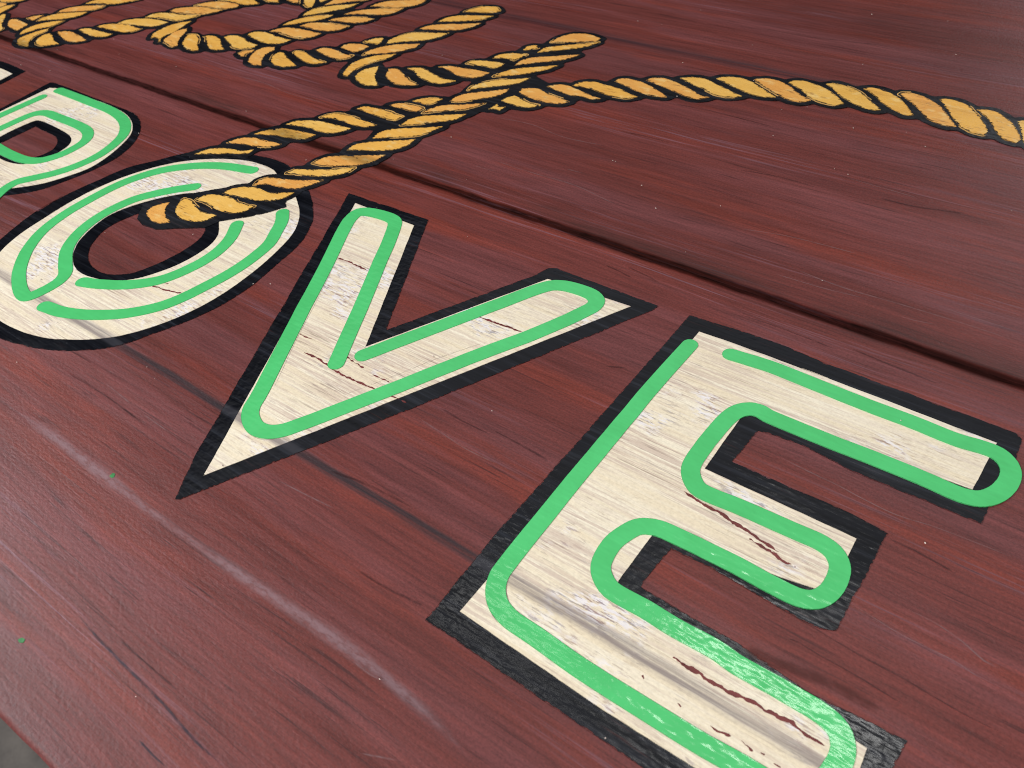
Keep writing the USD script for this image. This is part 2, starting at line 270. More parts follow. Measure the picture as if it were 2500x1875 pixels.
# ------------------------------------------------------------------ outlines on the sign face, in tenths of a millimetre (x along the planks, y across)
DATA = {"poly":{"E_black":[[-2284,4736],[-1884,4758],[-1567,4783],[-1219,4754],[-790,4747],[-1060,4767],[-673,4748],[-382,4743],[-96,4737],[102,4751],[146,4718],[158,4654]
,[166,4504],[137,4025],[130,3906],[-156,3885],[-396,3888],[-646,3891],[-1040,3932],[-1314,3902],[-1334,3561],[-1299,3557],[-1067,3549],[-769,3565],[-521,3569],[-304,3542]
,[-295,3431],[-314,3150],[-310,2765],[-334,2743],[-386,2723],[-527,2717],[-698,2713],[-894,2733],[-1069,2753],[-1337,2739],[-1360,2445],[-1357,2408],[-1120,2406],[-905,2403]
,[-722,2393],[-528,2372],[-413,2357],[-289,2344],[-145,2361],[-5,2377],[107,2383],[213,2377],[210,2214],[195,1947],[152,1603],[17,1550],[-314,1552],[-817,1506],[-1044,1510]
,[-1264,1509],[-1525,1515],[-1509,1513],[-1789,1511],[-2049,1528],[-2299,1522],[-2320,1835],[-2321,2069],[-2321,2198],[-2307,3644]],"E_face":[[-2130,4596],[-1816,4610],[-723,4611]
,[-1308,4617],[24,4599],[16,4429],[10,4136],[-1462,4040],[-1460,3410],[-1226,3410],[-805,3410],[-442,3408],[-437,3274],[-428,2962],[-1484,2774],[-1487,2372],[-1480,2353],[63,2228]
,[71,2118],[81,1983],[102,1663],[-622,1648],[-1140,1649],[-1517,1666],[-1908,1661],[-2162,1679]],"V_black":[[-6044,4690],[-5021,4727],[-4293,3345],[-3663,4519],[-3605,4676]
,[-3546,4709],[-2548,4711],[-2560,4649],[-3230,3380],[-3435,2952],[-4131,1692],[-4341,1275],[-4373,1255],[-4573,1583],[-4795,2084],[-4974,2408],[-5410,3331]
,[-5736,4033]],"V_face":[[-5855,4589],[-5078,4587],[-4298,3103],[-3943,3785],[-3583,4408],[-3524,4551],[-2736,4592],[-3322,3499],[-3672,2808],[-4220,1769],[-4367,1501],[-4617,2050]
,[-4854,2481],[-5053,2925]],"O_black":[[-8764,2774],[-8786,3140],[-8719,3545],[-8632,3886],[-8476,4118],[-8302,4377],[-8066,4607],[-7689,4755],[-7661,4724],[-7297,4777]
,[-6968,4758],[-6642,4620],[-6434,4513],[-6188,4332],[-6034,4184],[-5897,3967],[-5831,3771],[-5801,3516],[-5758,3089],[-5820,2707],[-6000,2290],[-6184,1974],[-6450,1769]
,[-6652,1658],[-6874,1582],[-7182,1514],[-7448,1514],[-7818,1603],[-8169,1766],[-8485,2043],[-8647,2342],[-8780,2784],[-8805,3152]],"O_face":[[-8595,2867],[-8596,3270],[-8529,3646]
,[-8374,3992],[-8177,4244],[-7896,4451],[-7551,4600],[-7316,4634],[-7093,4621],[-6926,4553],[-6679,4490],[-6400,4320],[-6274,4228],[-6145,4098],[-6022,3898],[-5946,3614]
,[-5898,3210],[-5922,2789],[-6028,2448],[-6222,2130],[-6436,1937],[-6642,1815],[-6793,1744],[-7036,1678],[-7413,1644],[-7683,1681],[-8021,1829],[-8266,2004],[-8429,2218]
,[-8537,2478],[-8581,2814],[-8598,3208],[-8588,3523]],"O_hole":[[-6834,3669],[-6667,3516],[-6604,3338],[-6626,3049],[-6716,2819],[-6854,2630],[-7078,2502],[-7321,2452],[-7513,2478]
,[-7684,2567],[-7840,2718],[-7942,2933],[-7985,3192],[-7901,3449],[-7718,3723],[-7515,3901],[-7237,3915],[-7002,3807]],"O_counter":[[-6887,3541],[-6802,3418],[-6781,3168]
,[-6836,2908],[-6940,2691],[-7101,2588],[-7290,2559],[-7460,2600],[-7586,2669],[-7714,2812],[-7802,3036],[-7743,3337],[-7605,3557],[-7375,3708]
,[-7110,3696]],"R_black":[[-11477,3941],[-11543,4702],[-11473,4716],[-10631,4712],[-9926,4706],[-9666,4692],[-9425,4603],[-9211,4440],[-9044,4231],[-8955,3992],[-8955,3687]
,[-9052,3340],[-9153,3084],[-9282,2944],[-9293,2797],[-9238,2675],[-8696,1953],[-9197,1670],[-11396,2726]],"R_face":[[-11390,3892],[-11389,4597],[-11172,4662],[-10582,4679]
,[-10068,4672],[-9730,4625],[-9464,4515],[-9261,4349],[-9149,4145],[-9070,3917],[-9038,3658],[-9128,3387],[-9266,3153],[-9455,2937],[-9375,2753],[-8823,2075],[-9256,1833]
,[-11304,2840]],"R_hole":[[-10745,3527],[-10714,3976],[-10675,4005],[-10150,3999],[-9902,3956],[-9773,3873],[-9714,3758],[-9708,3586],[-9826,3328],[-9990,3261],[-10244,3244]
,[-10651,3341]],"R_counter":[[-10595,3442],[-10571,3890],[-10078,3867],[-9941,3804],[-9847,3689],[-9838,3566],[-9886,3462],[-10107,3395],[-10376,3384]],"G_black":[[-12913,4753]
,[-12209,4737],[-12160,4327],[-12174,3788],[-14052,4778]],"G_face":[[-12669,4614],[-12310,4597],[-12289,4400],[-12298,3961],[-13556,4634]]},"tubes":{"E":[[[-2116,4423],[-2126,4124]
,[-2135,3762],[-2120,2061],[-2114,2013],[-2071,1918],[-1999,1849],[-1886,1807],[-1714,1799],[-1447,1783],[-1009,1777],[-713,1778],[-408,1795],[-239,1803],[-130,1844],[-46,1942]
,[-24,2052],[-22,2115],[-40,2177],[-92,2238],[-191,2269],[-414,2275],[-669,2275],[-789,2289],[-1049,2282],[-1266,2292],[-1494,2294],[-1574,2335],[-1626,2388],[-1652,2467]
,[-1657,2594],[-1627,2700],[-1595,2764],[-1555,2799],[-1477,2832],[-1372,2841],[-1075,2845],[-949,2846],[-719,2837],[-560,2845],[-483,2883],[-443,2953],[-429,3043],[-441,3141]
,[-471,3197],[-525,3243],[-609,3262],[-724,3260],[-1146,3246],[-1399,3232],[-1461,3262],[-1527,3336],[-1551,3419],[-1540,3859],[-1506,3988],[-1441,4057],[-1371,4071],[-1321,4058]
,[-956,4053],[-319,4067],[-24,4058],[73,4092],[139,4179],[171,4297],[165,4384],[129,4456],[57,4506],[-32,4510],[-187,4492],[-483,4501],[-807,4497],[-1485,4511]
,[-1808,4485]]],"V":[[[-4363,2835],[-4896,3856],[-5244,4496],[-5290,4543],[-5374,4565],[-5628,4535],[-5708,4482],[-5703,4377],[-5653,4246],[-5421,3809],[-4964,2902],[-4619,2229]
,[-4586,2148],[-4518,2073],[-4403,2021],[-4296,2035],[-4208,2097],[-4133,2211],[-3818,2793],[-3397,3596],[-3223,3905],[-3035,4316],[-2993,4443],[-3008,4510],[-3051,4543]
,[-3106,4559],[-3306,4551],[-3412,4514],[-3462,4472],[-3719,4015],[-4243,3016]]],"O":[[[-7295,4506],[-7698,4396],[-7990,4231],[-8241,3988],[-8403,3641],[-8444,3297],[-8442,2961]
,[-8364,2637],[-8207,2391],[-8008,2197],[-7806,2063],[-7609,1979],[-7501,1973],[-7451,2102],[-7446,2269],[-7497,2363],[-7654,2467],[-7836,2599],[-7983,2811],[-8059,3126]
,[-8008,3486],[-7803,3787],[-7608,3983]],[[-7229,2378],[-7062,2435],[-6894,2516],[-6728,2626],[-6577,2789],[-6487,3016],[-6454,3294],[-6514,3542],[-6641,3738]],[[-7227,1978]
,[-7002,2017],[-6728,2130],[-6433,2333],[-6229,2600],[-6124,2952],[-6070,3286],[-6103,3664],[-6200,3860],[-6281,3998],[-6385,4105]]],"R":[[[-11236,4391],[-11260,4085],[-11280,3829]
,[-11309,3500]],[[-11197,4611],[-10475,4608],[-10000,4598],[-9697,4536],[-9501,4445],[-9342,4307],[-9248,4126],[-9190,3886],[-9218,3609],[-9319,3369],[-9452,3186],[-9543,3050]
,[-9537,2922],[-9503,2825],[-9260,2394]],[[-10960,3445],[-10946,3641],[-10886,4079],[-10779,4158],[-10537,4170],[-10089,4173],[-9902,4158],[-9751,4100],[-9644,3989],[-9610,3812]
,[-9645,3597],[-9749,3445],[-9910,3377],[-10153,3355],[-10461,3367],[-10791,3402]]]},"strands":[[[-15281,6091],[-14781,6301],[-14766,6223],[-14892,6111],[-15077,6033]
,[-15267,6025]],[[-15126,5965],[-14923,6004],[-14888,5983],[-14886,5868],[-14909,5823]],[[-14851,5848],[-14839,5946],[-14749,6019],[-14700,5981],[-14667,5857],[-14632,5724]
,[-14632,5668],[-14839,5784]],[[-14531,5667],[-14542,5729],[-14493,5739],[-14428,5711],[-14345,5636],[-14186,5508],[-13968,5389],[-13966,5348],[-14020,5324],[-14519,5605]]
,[[-14090,5550],[-14187,5638],[-14196,5690],[-14121,5711],[-13729,5676],[-13682,5474],[-13815,5479],[-13991,5507]],[[-13983,5826],[-13956,5904],[-13834,6001],[-13823,5929]
,[-13798,5819],[-13854,5806]],[[-13703,5828],[-13745,5919],[-13706,6056],[-13615,6162],[-13466,6260],[-13243,6378],[-13225,6297],[-13266,6170],[-13408,6032],[-13601,5916]]
,[[-13493,5391],[-13570,5481],[-13598,5617],[-13570,5757],[-13474,5885],[-13303,6013],[-13294,5942],[-13312,5785],[-13408,5658],[-13462,5508]],[[-13290,5237],[-13363,5306]
,[-13363,5449],[-13328,5610],[-13251,5738],[-13201,5625],[-13213,5495],[-13154,5379],[-13035,5272],[-12958,5218],[-13060,5182],[-13176,5188]],[[-12997,5370],[-13073,5456]
,[-13104,5565],[-13058,5637],[-12937,5599],[-12769,5512],[-12582,5477],[-12669,5388],[-12768,5324],[-12881,5322]],[[-12999,5715],[-12936,5763],[-12833,5809],[-12593,5793]
,[-12286,5739],[-12349,5662],[-12456,5604],[-12646,5607],[-12837,5664]],[[-12745,5910],[-12719,5967],[-12613,6010],[-12368,6015],[-12095,6045],[-12114,5956],[-12212,5892]
,[-12374,5871],[-12602,5891]],[[-13712,6165],[-13734,6256],[-13665,6388],[-13489,6519],[-13199,6654],[-13175,6607],[-13243,6455],[-13427,6332]],[[-13582,6571],[-13575,6666]
,[-13513,6785],[-13484,6867],[-12843,7134],[-12873,7053],[-12988,6879],[-13152,6741],[-13365,6686]],[[-12573,6110],[-12536,6190],[-12436,6265],[-12393,6283],[-12196,6339]
,[-11837,6342],[-11882,6231],[-11963,6175],[-12183,6138],[-12363,6120]],[[-12353,6332],[-12344,6442],[-12212,6563],[-11956,6653],[-11634,6679],[-11663,6583],[-11730,6486]
,[-11918,6430],[-12121,6382]],[[-12139,6648],[-12145,6742],[-12072,6838],[-11901,6911],[-11628,6954],[-11386,7048],[-11417,6940],[-11546,6790],[-11824,6753]],[[-11974,6966]
,[-11962,7058],[-11794,7184],[-11633,7264],[-11411,7293],[-11209,7326],[-11249,7234],[-11339,7132],[-11648,7020],[-11844,6968]],[[-11772,7271],[-11716,7383],[-11556,7516]
,[-11359,7566],[-11156,7575],[-11071,7525],[-11169,7407],[-11353,7350],[-11617,7303]],[[-11593,7579],[-11489,7690],[-11276,7779],[-11071,7787],[-10849,7727],[-10944,7654]
,[-11094,7602],[-11280,7611],[-11460,7601]],[[-11405,6205],[-11503,6319],[-11524,6430],[-11514,6618],[-11436,6755],[-11331,6852],[-11293,6694],[-11255,6470],[-11267,6306]
,[-11160,6179],[-11191,6165],[-11257,6232],[-11370,6240]],[[-11153,6240],[-11212,6370],[-11248,6513],[-11170,6657],[-11087,6564],[-11013,6420],[-10909,6292],[-10804,6206]
,[-10838,6172],[-10955,6176],[-11034,6197]],[[-10761,6263],[-10871,6367],[-10983,6521],[-10904,6566],[-10794,6537],[-10638,6433],[-10562,6354],[-10389,6245],[-10457,6205]
,[-10601,6205]],[[-10692,6583],[-10653,6629],[-10514,6643],[-10369,6593],[-10198,6481],[-10074,6426],[-10179,6360],[-10298,6361],[-10470,6452],[-10638,6568]],[[-10391,6679]
,[-10371,6746],[-10271,6790],[-10105,6788],[-9966,6737],[-9739,6717],[-9736,6636],[-9847,6557],[-9966,6513],[-10141,6582]],[[-9774,6418],[-9771,6492],[-9666,6594],[-9640,6543]
,[-9679,6461],[-9633,6393],[-9679,6380]],[[-9484,6331],[-9565,6459],[-9615,6605],[-9581,6706],[-9459,6774],[-9393,6694],[-9406,6628],[-9385,6518],[-9291,6397],[-9206,6309]
,[-9307,6285],[-9416,6292]],[[-9203,6485],[-9278,6591],[-9281,6698],[-9207,6696],[-9057,6623],[-8926,6567],[-8763,6505],[-8894,6409],[-9037,6400],[-9125,6428]],[[-9091,6772]
,[-9089,6810],[-8977,6837],[-8826,6800],[-8635,6748],[-8479,6740],[-8547,6663],[-8690,6630],[-8855,6669],[-8968,6710]],[[-8859,6951],[-8825,7026],[-8723,7061],[-8536,7051]
,[-8398,7020],[-8279,7047],[-8292,6953],[-8355,6896],[-8500,6880],[-8682,6913]],[[-8606,7162],[-8609,7233],[-8544,7291],[-8392,7343],[-8266,7329],[-8274,7206],[-8334,7131]
,[-8465,7142]],[[-8421,7415],[-8404,7496],[-8342,7572],[-8267,7606],[-8222,7529],[-8205,7440],[-8295,7423]],[[-8117,7500],[-8154,7603],[-8106,7772],[-8004,7899],[-7799,7990]
,[-7557,8099],[-7594,7961],[-7709,7803],[-7927,7652]],[[-8165,7114],[-8176,7224],[-8147,7316],[-8065,7444],[-7918,7563],[-7696,7677],[-7683,7566],[-7753,7457],[-7893,7303]
,[-8045,7207]],[[-7994,6587],[-8074,6719],[-8122,6869],[-8085,7024],[-7984,7172],[-7780,7317],[-7793,7209],[-7866,7076],[-7940,6917],[-7959,6761],[-7917,6588]],[[-7808,6604]
,[-7855,6725],[-7842,6828],[-7748,6957],[-7670,6837],[-7581,6712],[-7401,6577],[-7504,6516],[-7650,6527],[-7747,6563]],[[-7464,6791],[-7574,6954],[-7496,7003],[-7313,6934]
,[-7131,6833],[-6960,6800],[-7075,6726],[-7229,6694],[-7367,6743]],[[-7371,7074],[-7303,7118],[-7192,7158],[-7002,7104],[-6767,7053],[-6606,7072],[-6660,7000],[-6755,6933]
,[-6939,6925],[-7116,6980],[-7251,7058]],[[-7043,7275],[-6971,7328],[-6788,7371],[-6581,7397],[-6367,7416],[-6402,7295],[-6463,7232],[-6593,7193],[-6786,7229],[-6931,7280]]
,[[-6775,7497],[-6764,7563],[-6666,7632],[-6489,7679],[-6347,7696],[-6351,7611],[-6384,7541],[-6499,7530],[-6618,7522]],[[-6576,7754],[-6552,7863],[-6438,7958],[-6247,8003]
,[-6262,7927],[-6300,7827],[-6434,7820]],[[-6368,8102],[-6362,8220],[-6284,8269],[-6227,8218],[-6276,8179],[-6303,8118]],[[-6160,8113],[-6154,8243],[-6034,8368],[-5848,8496]
,[-5634,8664],[-5688,8540],[-5790,8409],[-5968,8271]],[[-6174,8420],[-6171,8567],[-6085,8708],[-5968,8781],[-5815,8799],[-5670,8762],[-5676,8688],[-5787,8609],[-5939,8532]]
,[[-6205,7708],[-6218,7810],[-6153,7950],[-5969,8076],[-5830,8168],[-5660,8274],[-5700,8173],[-5810,8041],[-5985,7905],[-6129,7784]],[[-6257,7365],[-6235,7481],[-6151,7626]
,[-5957,7771],[-5733,7928],[-5778,7801],[-5886,7672],[-6024,7528]],[[-6321,6963],[-6332,7072],[-6250,7213],[-6126,7337],[-5973,7422],[-5846,7522],[-5872,7394],[-5969,7272]
,[-6099,7159],[-6236,7055]],[[-6350,6653],[-6346,6765],[-6268,6889],[-6129,7006],[-6003,7104],[-5907,7188],[-5891,7097],[-5965,6950],[-6086,6830],[-6226,6701]],[[-10972,7895]
,[-10780,7975],[-10598,7887],[-10705,7853],[-10829,7855]],[[-10639,8034],[-10466,8107],[-10285,7987],[-10386,7977],[-10524,7995]],[[-10343,8158],[-10180,8226],[-10071,8099]
,[-9988,7964],[-10028,7947],[-10169,7993],[-10244,8048]],[[-10131,8247],[-9962,8317],[-9972,8226],[-10006,8148]],[[-9862,8090],[-9866,8188],[-9861,8316],[-9835,8391],[-9416,8566]
,[-9409,8490],[-9527,8394],[-9657,8277]],[[-9888,7695],[-9922,7825],[-9871,7972],[-9702,8138],[-9494,8279],[-9428,8343],[-9456,8170],[-9577,8014],[-9698,7859],[-9825,7743]]
,[[-9912,7332],[-9904,7445],[-9830,7608],[-9664,7771],[-9478,7882],[-9491,7775],[-9556,7667],[-9690,7529],[-9823,7391]],[[-9650,7417],[-9600,7528],[-9448,7615],[-9276,7660]
,[-8993,7687],[-9031,7554],[-9137,7469],[-9305,7423],[-9473,7417]],[[-9924,7100],[-9867,7223],[-9752,7304],[-9543,7337],[-9180,7354],[-9201,7250],[-9271,7162],[-9423,7122]
,[-9648,7126],[-9803,7135]],[[-10141,6888],[-10131,6969],[-10039,7030],[-9873,7045],[-9668,7022],[-9422,7029],[-9464,6907],[-9575,6838],[-9721,6810],[-9910,6837]],[[-9185,8338]
,[-9155,8457],[-9059,8575],[-8911,8669],[-8584,8837],[-8562,8724],[-8615,8595],[-8797,8457],[-8980,8404]],[[-9344,7968],[-9299,8077],[-9182,8202],[-8983,8323],[-8680,8462]
,[-8701,8334],[-8774,8214],[-8951,8123],[-9159,8063]],[[-9404,7723],[-9358,7814],[-9244,7907],[-9046,7979],[-8831,8028],[-8872,7909],[-9027,7798],[-9231,7767]],[[-7799,8721]
,[-7764,8853],[-7677,8958],[-7575,9007],[-7466,9010],[-7357,8940],[-7415,8871],[-7581,8800]],[[-7926,8322],[-7912,8442],[-7818,8569],[-7597,8678],[-7346,8764],[-7419,8628]
,[-7591,8497],[-7789,8396]],[[-8008,8035],[-7976,8146],[-7824,8269],[-7575,8392],[-7358,8515],[-7384,8393],[-7469,8260],[-7658,8154]],[[-6445,6296],[-6432,6409],[-6355,6531]
,[-6156,6653],[-5955,6787],[-6019,6649],[-6128,6536],[-6299,6415]],[[-6490,5972],[-6492,6097],[-6426,6211],[-6237,6341],[-5984,6490],[-6012,6360],[-6181,6195],[-6362,6059]]
,[[-6577,5614],[-6598,5725],[-6534,5836],[-6375,5950],[-6194,6053],[-6046,6161],[-6082,6031],[-6173,5875],[-6357,5748]],[[-6657,5291],[-6659,5408],[-6542,5533],[-6370,5643]
,[-6134,5807],[-6121,5695],[-6169,5585],[-6282,5473],[-6490,5376]],[[-6795,4912],[-6787,5001],[-6755,5080],[-6570,5202],[-6207,5407],[-6228,5271],[-6311,5146],[-6470,5032]
,[-6658,4944]],[[-6904,4639],[-6869,4741],[-6726,4806],[-6635,4854],[-6469,4962],[-6321,5060],[-6334,4962],[-6401,4867],[-6541,4763],[-6696,4711],[-6807,4683]],[[-7045,4315]
,[-7061,4405],[-7006,4484],[-6892,4525],[-6701,4596],[-6453,4728],[-6502,4604],[-6590,4479],[-6727,4426],[-6942,4389]],[[-7224,4043],[-7196,4155],[-7091,4241],[-6953,4285]
,[-6786,4288],[-6549,4415],[-6571,4308],[-6650,4204],[-6784,4137],[-6990,4092]],[[-7387,3830],[-7359,3922],[-7241,3996],[-7074,4028],[-6888,4005],[-6733,4043],[-6756,3929]
,[-6857,3846],[-7019,3814],[-7205,3834]],[[-7409,3582],[-7497,3685],[-7516,3770],[-7424,3782],[-7308,3750],[-7149,3706],[-6955,3738],[-6986,3622],[-7099,3550],[-7245,3525]
,[-7344,3544]],[[-7667,3423],[-7692,3494],[-7654,3581],[-7599,3645],[-7546,3564],[-7450,3486],[-7298,3423],[-7376,3362],[-7497,3350],[-7604,3383]],[[-8161,4423],[-8109,4550]
,[-8015,4631],[-7889,4685],[-7712,4721],[-7620,4802],[-7615,4717],[-7827,4607]],[[-8026,4759],[-7983,4871],[-7859,4969],[-7662,5002],[-7423,5035],[-7470,4967],[-7607,4885]
,[-7851,4827]],[[-7885,5047],[-7833,5154],[-7714,5272],[-7523,5322],[-7219,5362],[-7276,5232],[-7473,5177],[-7680,5128]],[[-7713,5377],[-7677,5466],[-7533,5562],[-7331,5616]
,[-7193,5627],[-6957,5654],[-7011,5547],[-7095,5471],[-7242,5442],[-7450,5440]],[[-7465,5682],[-7430,5759],[-7344,5838],[-7139,5857],[-6942,5849],[-6744,5844],[-6826,5757]
,[-6945,5732],[-7168,5736],[-7334,5724]],[[-7222,6019],[-7182,6100],[-7085,6123],[-6927,6141],[-6749,6133],[-6600,6125],[-6627,6030],[-6772,6004],[-6985,6016],[-7156,6027]]
,[[-6924,6263],[-6877,6323],[-6750,6373],[-6605,6384],[-6517,6379],[-6534,6287],[-6654,6264],[-6797,6265]],[[-6743,6462],[-6704,6530],[-6619,6596],[-6456,6651],[-6486,6539]
,[-6553,6470],[-6651,6470]],[[-5815,6926],[-5798,7007],[-5748,7081],[-5625,7055],[-5477,7009],[-5369,7026],[-5417,6944],[-5567,6905],[-5700,6911]],[[-5825,6708],[-5810,6833]
,[-5742,6795],[-5686,6823],[-5697,6736],[-5773,6733]],[[-5748,7178],[-5770,7254],[-5700,7301],[-5606,7333],[-5446,7288],[-5276,7262],[-5110,7236],[-5173,7165],[-5336,7113]
,[-5518,7120],[-5665,7145]],[[-5542,7426],[-5462,7514],[-5344,7546],[-5199,7517],[-5035,7475],[-4847,7447],[-4937,7399],[-5067,7411],[-5191,7375],[-5345,7398]],[[-5293,7583]
,[-5245,7681],[-5117,7755],[-4977,7747],[-4789,7739],[-4611,7681],[-4496,7666],[-4579,7590],[-4723,7555],[-4929,7575],[-5070,7604]],[[-4920,7874],[-4905,7934],[-4835,7980]
,[-4669,7984],[-4501,7941],[-4210,7796],[-4287,7770],[-4440,7755],[-4613,7790],[-4802,7846]],[[-4611,8049],[-4572,8125],[-4466,8168],[-4288,8141],[-4060,8058],[-3883,7978]
,[-3803,7994],[-3891,7909],[-4006,7895],[-4177,7941],[-4382,7999]],[[-4295,8249],[-4200,8319],[-4056,8350],[-3878,8289],[-3704,8229],[-3583,8182],[-3508,8161],[-3629,8079]
,[-3779,8075],[-3944,8137],[-4132,8192]],[[-3929,8411],[-3875,8481],[-3761,8520],[-3605,8517],[-3434,8430],[-3190,8292],[-3325,8245],[-3479,8256],[-3657,8311],[-3808,8371]]
,[[-3556,8564],[-3490,8620],[-3375,8650],[-3191,8595],[-3012,8471],[-2842,8383],[-2912,8311],[-3038,8298],[-3216,8372],[-3417,8486]],[[-3202,8649],[-3178,8708],[-3069,8748]
,[-2882,8719],[-2717,8637],[-2519,8463],[-2573,8404],[-2695,8388],[-2870,8448],[-3062,8586]],[[-2840,8794],[-2785,8848],[-2662,8844],[-2512,8789],[-2348,8665],[-2153,8498]
,[-2181,8473],[-2302,8467],[-2458,8522],[-2624,8620],[-2753,8742]],[[-2464,8869],[-2399,8907],[-2284,8910],[-2151,8861],[-2021,8758],[-1843,8534],[-1879,8506],[-2020,8542]
,[-2191,8653],[-2349,8799]],[[-2098,8898],[-2075,8943],[-1988,8963],[-1847,8931],[-1702,8849],[-1574,8699],[-1421,8488],[-1491,8463],[-1651,8495],[-1822,8661],[-1986,8819]]
,[[-1719,8961],[-1656,8991],[-1547,8990],[-1421,8923],[-1291,8778],[-1139,8511],[-1153,8445],[-1254,8443],[-1376,8511],[-1485,8640],[-1600,8813]],[[-1340,8900],[-1267,8936]
,[-1161,8925],[-1057,8853],[-955,8723],[-842,8507],[-862,8429],[-963,8444],[-1083,8579],[-1193,8765]],[[-950,8846],[-903,8879],[-797,8842],[-672,8631],[-616,8433],[-686,8397]
,[-789,8457],[-879,8682]],[[-638,8687],[-577,8699],[-486,8575],[-392,8366],[-405,8288],[-496,8349],[-576,8492]]],"fill":[[[-7659,3293],[-7510,3248],[-7329,3272],[-6887,3541]
,[-6841,3691],[-6656,3868],[-6531,4012],[-6426,4197],[-6755,4499],[-7235,4188],[-7515,3901],[-7708,3715],[-7837,3484]],[[-6416,7108],[-6272,7385],[-5831,7594],[-5575,7511]
,[-5615,7292],[-5761,6786],[-5864,6665],[-5899,6461],[-6101,6384],[-6334,6600]],[[-6512,5950],[-6457,6278],[-6651,6421],[-6370,6021],[-6655,5877],[-6674,5687]],[[-8293,4333]
,[-8213,4529],[-7722,4837],[-7565,4808],[-7618,4694],[-7876,4517]]],"marks":{"groove_main":[[-12670,5271],[-10852,5253],[-9811,5203],[-8716,5235],[-7890,5220],[-6905,5128]
,[-6151,5189],[-5432,5237],[-4662,5241],[-4023,5193],[-3210,5218],[-2371,5276],[-1687,5250],[-676,5208],[25,5244]],"seam2":[[-8081,2022],[-7304,2046],[-6760,2020],[-6156,2007]
,[-4928,2040],[-3952,2014],[-3184,2028],[-2318,2038],[-2030,2013],[-1617,2036],[-1101,2047],[-614,2019],[-301,1986]],"top":[[-7183,8883],[-6387,8841],[-5542,8873],[-4913,8881]
,[-4221,8862],[-3406,8847]],"white":[[-6326,1097],[-5804,1114],[-5493,1110],[-5187,1111],[-4674,1090],[-4098,1099],[-3579,1114],[-3426,1087],[-3043,1122],[-2619,1147],[-2241,1132]
,[-1998,1079],[-1707,1064],[-1505,1032]],"thin":[[-4154,334],[-3987,317],[-3552,297],[-3228,289],[-2894,259],[-2627,259]],"thin2":[[-3170,79],[-3018,72]
,[-2894,75]],"edge":[[-3960,-307],[-3696,-306],[-3461,-315]]},"cracks":{"E":[[[-963,2123],[-916,2112],[-850,2117],[-816,2116],[-780,2110],[-719,2109],[-624,2114],[-588,2119]
,[-540,2126],[-508,2125],[-473,2131],[-444,2122],[-409,2127],[-361,2131],[-318,2143],[-258,2131],[-195,2122],[-144,2126],[-109,2126]],[[-638,1889],[-588,1891],[-554,1897]
,[-524,1900]],[[-469,1910],[-443,1900],[-398,1894]],[[-361,1906],[-342,1905]],[[-285,1897],[-250,1897]],[[-1486,3176],[-1364,3149],[-1224,3142],[-1097,3117],[-938,3093],[-786,3058]
,[-973,3070],[-836,3047],[-719,3025],[-705,3032],[-663,3027]],[[-1067,1932],[-1049,1922]],[[-830,1907],[-808,1896]],[[-979,2120],[-944,2115],[-898,2119]]],"V":[[[-5361,3849]
,[-5237,3858],[-5087,3855],[-4968,3848]],[[-3730,3862],[-3538,3873],[-3350,3883]],[[-4686,2787],[-4562,2799],[-4331,2774],[-4184,2770],[-4027,2783],[-3891,2784]],[[-4347,2936]
,[-4264,2925],[-4140,2915]],[[-4021,2893],[-3944,2899],[-3853,2904]],[[-3757,2799],[-3669,2805],[-3596,2811]],[[-4891,2936],[-4791,2931],[-4747,2948]],[[-3602,3863],[-3459,3883]
,[-3309,3890]]],"O":[[[-6572,2684],[-6433,2710],[-6246,2755]],[[-7786,2175],[-7714,2194]],[[-6519,2768],[-6473,2784]]]},"flecks":[[[-4962,1125],[-4966,1151],[-4949,1155]
,[-4932,1138],[-4937,1125]],[[-4320,22],[-4311,39],[-4287,43],[-4279,29],[-4298,18]]],"pale":[[[-1169,3771],[-998,3753],[-879,3744],[-677,3734],[-555,3720],[-307,3706],[-108,3736]
,[39,3747],[402,3766]],[[-312,2968],[-173,2952],[-15,2933],[138,2933],[286,2932],[453,2896]],[[-1948,5537],[-1763,5545],[-1549,5553],[-1220,5593]],[[-936,5525],[-837,5522]
,[-659,5558]],[[-727,5771],[-482,5773],[-119,5767]],[[-1994,7164],[-1318,7137]],[[-6512,5498],[-6237,5549]],[[-5985,5585],[-5825,5595]],[[-5252,5700],[-5098,5702],[-4956,5718]]
,[[-5704,6594],[-5216,6648],[-4737,6585],[-4233,6639]],[[-4395,6080],[-4160,6096]],[[-5153,5878],[-4652,5864],[-4134,5874],[-3545,5766]],[[-7553,7638],[-7037,7646],[-6790,7660]]
,[[-7037,8105],[-6898,8129],[-6580,8132]],[[-9318,5973],[-8807,5995],[-8293,5944],[-7562,5975]],[[-3420,2742],[-3190,2721],[-2931,2697],[-2651,2706]],[[-3884,1766],[-3666,1784]
,[-3339,1812]],[[-46,3104],[139,3101],[301,3060],[392,3021],[496,3020]],[[-2485,5972],[-2073,6068],[-1419,6118]],[[-1902,5683],[-1403,5637],[-1021,5654],[-637,5665],[-81,5658]]
,[[-5878,1690],[-5441,1656]],[[-5305,1643],[-4946,1631]],[[-2488,1089],[-2303,1090],[-2213,1123]],[[-2093,724],[-1865,824]]],"dark":[[[-522,2566],[-484,2582],[-415,2581]
,[-316,2573],[-208,2573],[-99,2567],[28,2557],[165,2549]],[[-731,2732],[-623,2723],[-442,2715],[-214,2697],[97,2690],[234,2679],[429,2671],[630,2680]],[[-293,3510],[-109,3508]
,[121,3478]],[[-3218,4957],[-3066,4941],[-2898,4915]],[[-3056,5029],[-2878,5007],[-2687,4976]],[[-2562,3898],[-2381,3974]],[[-2908,6835],[-2544,6897],[-2139,6888]],[[-1651,6982]
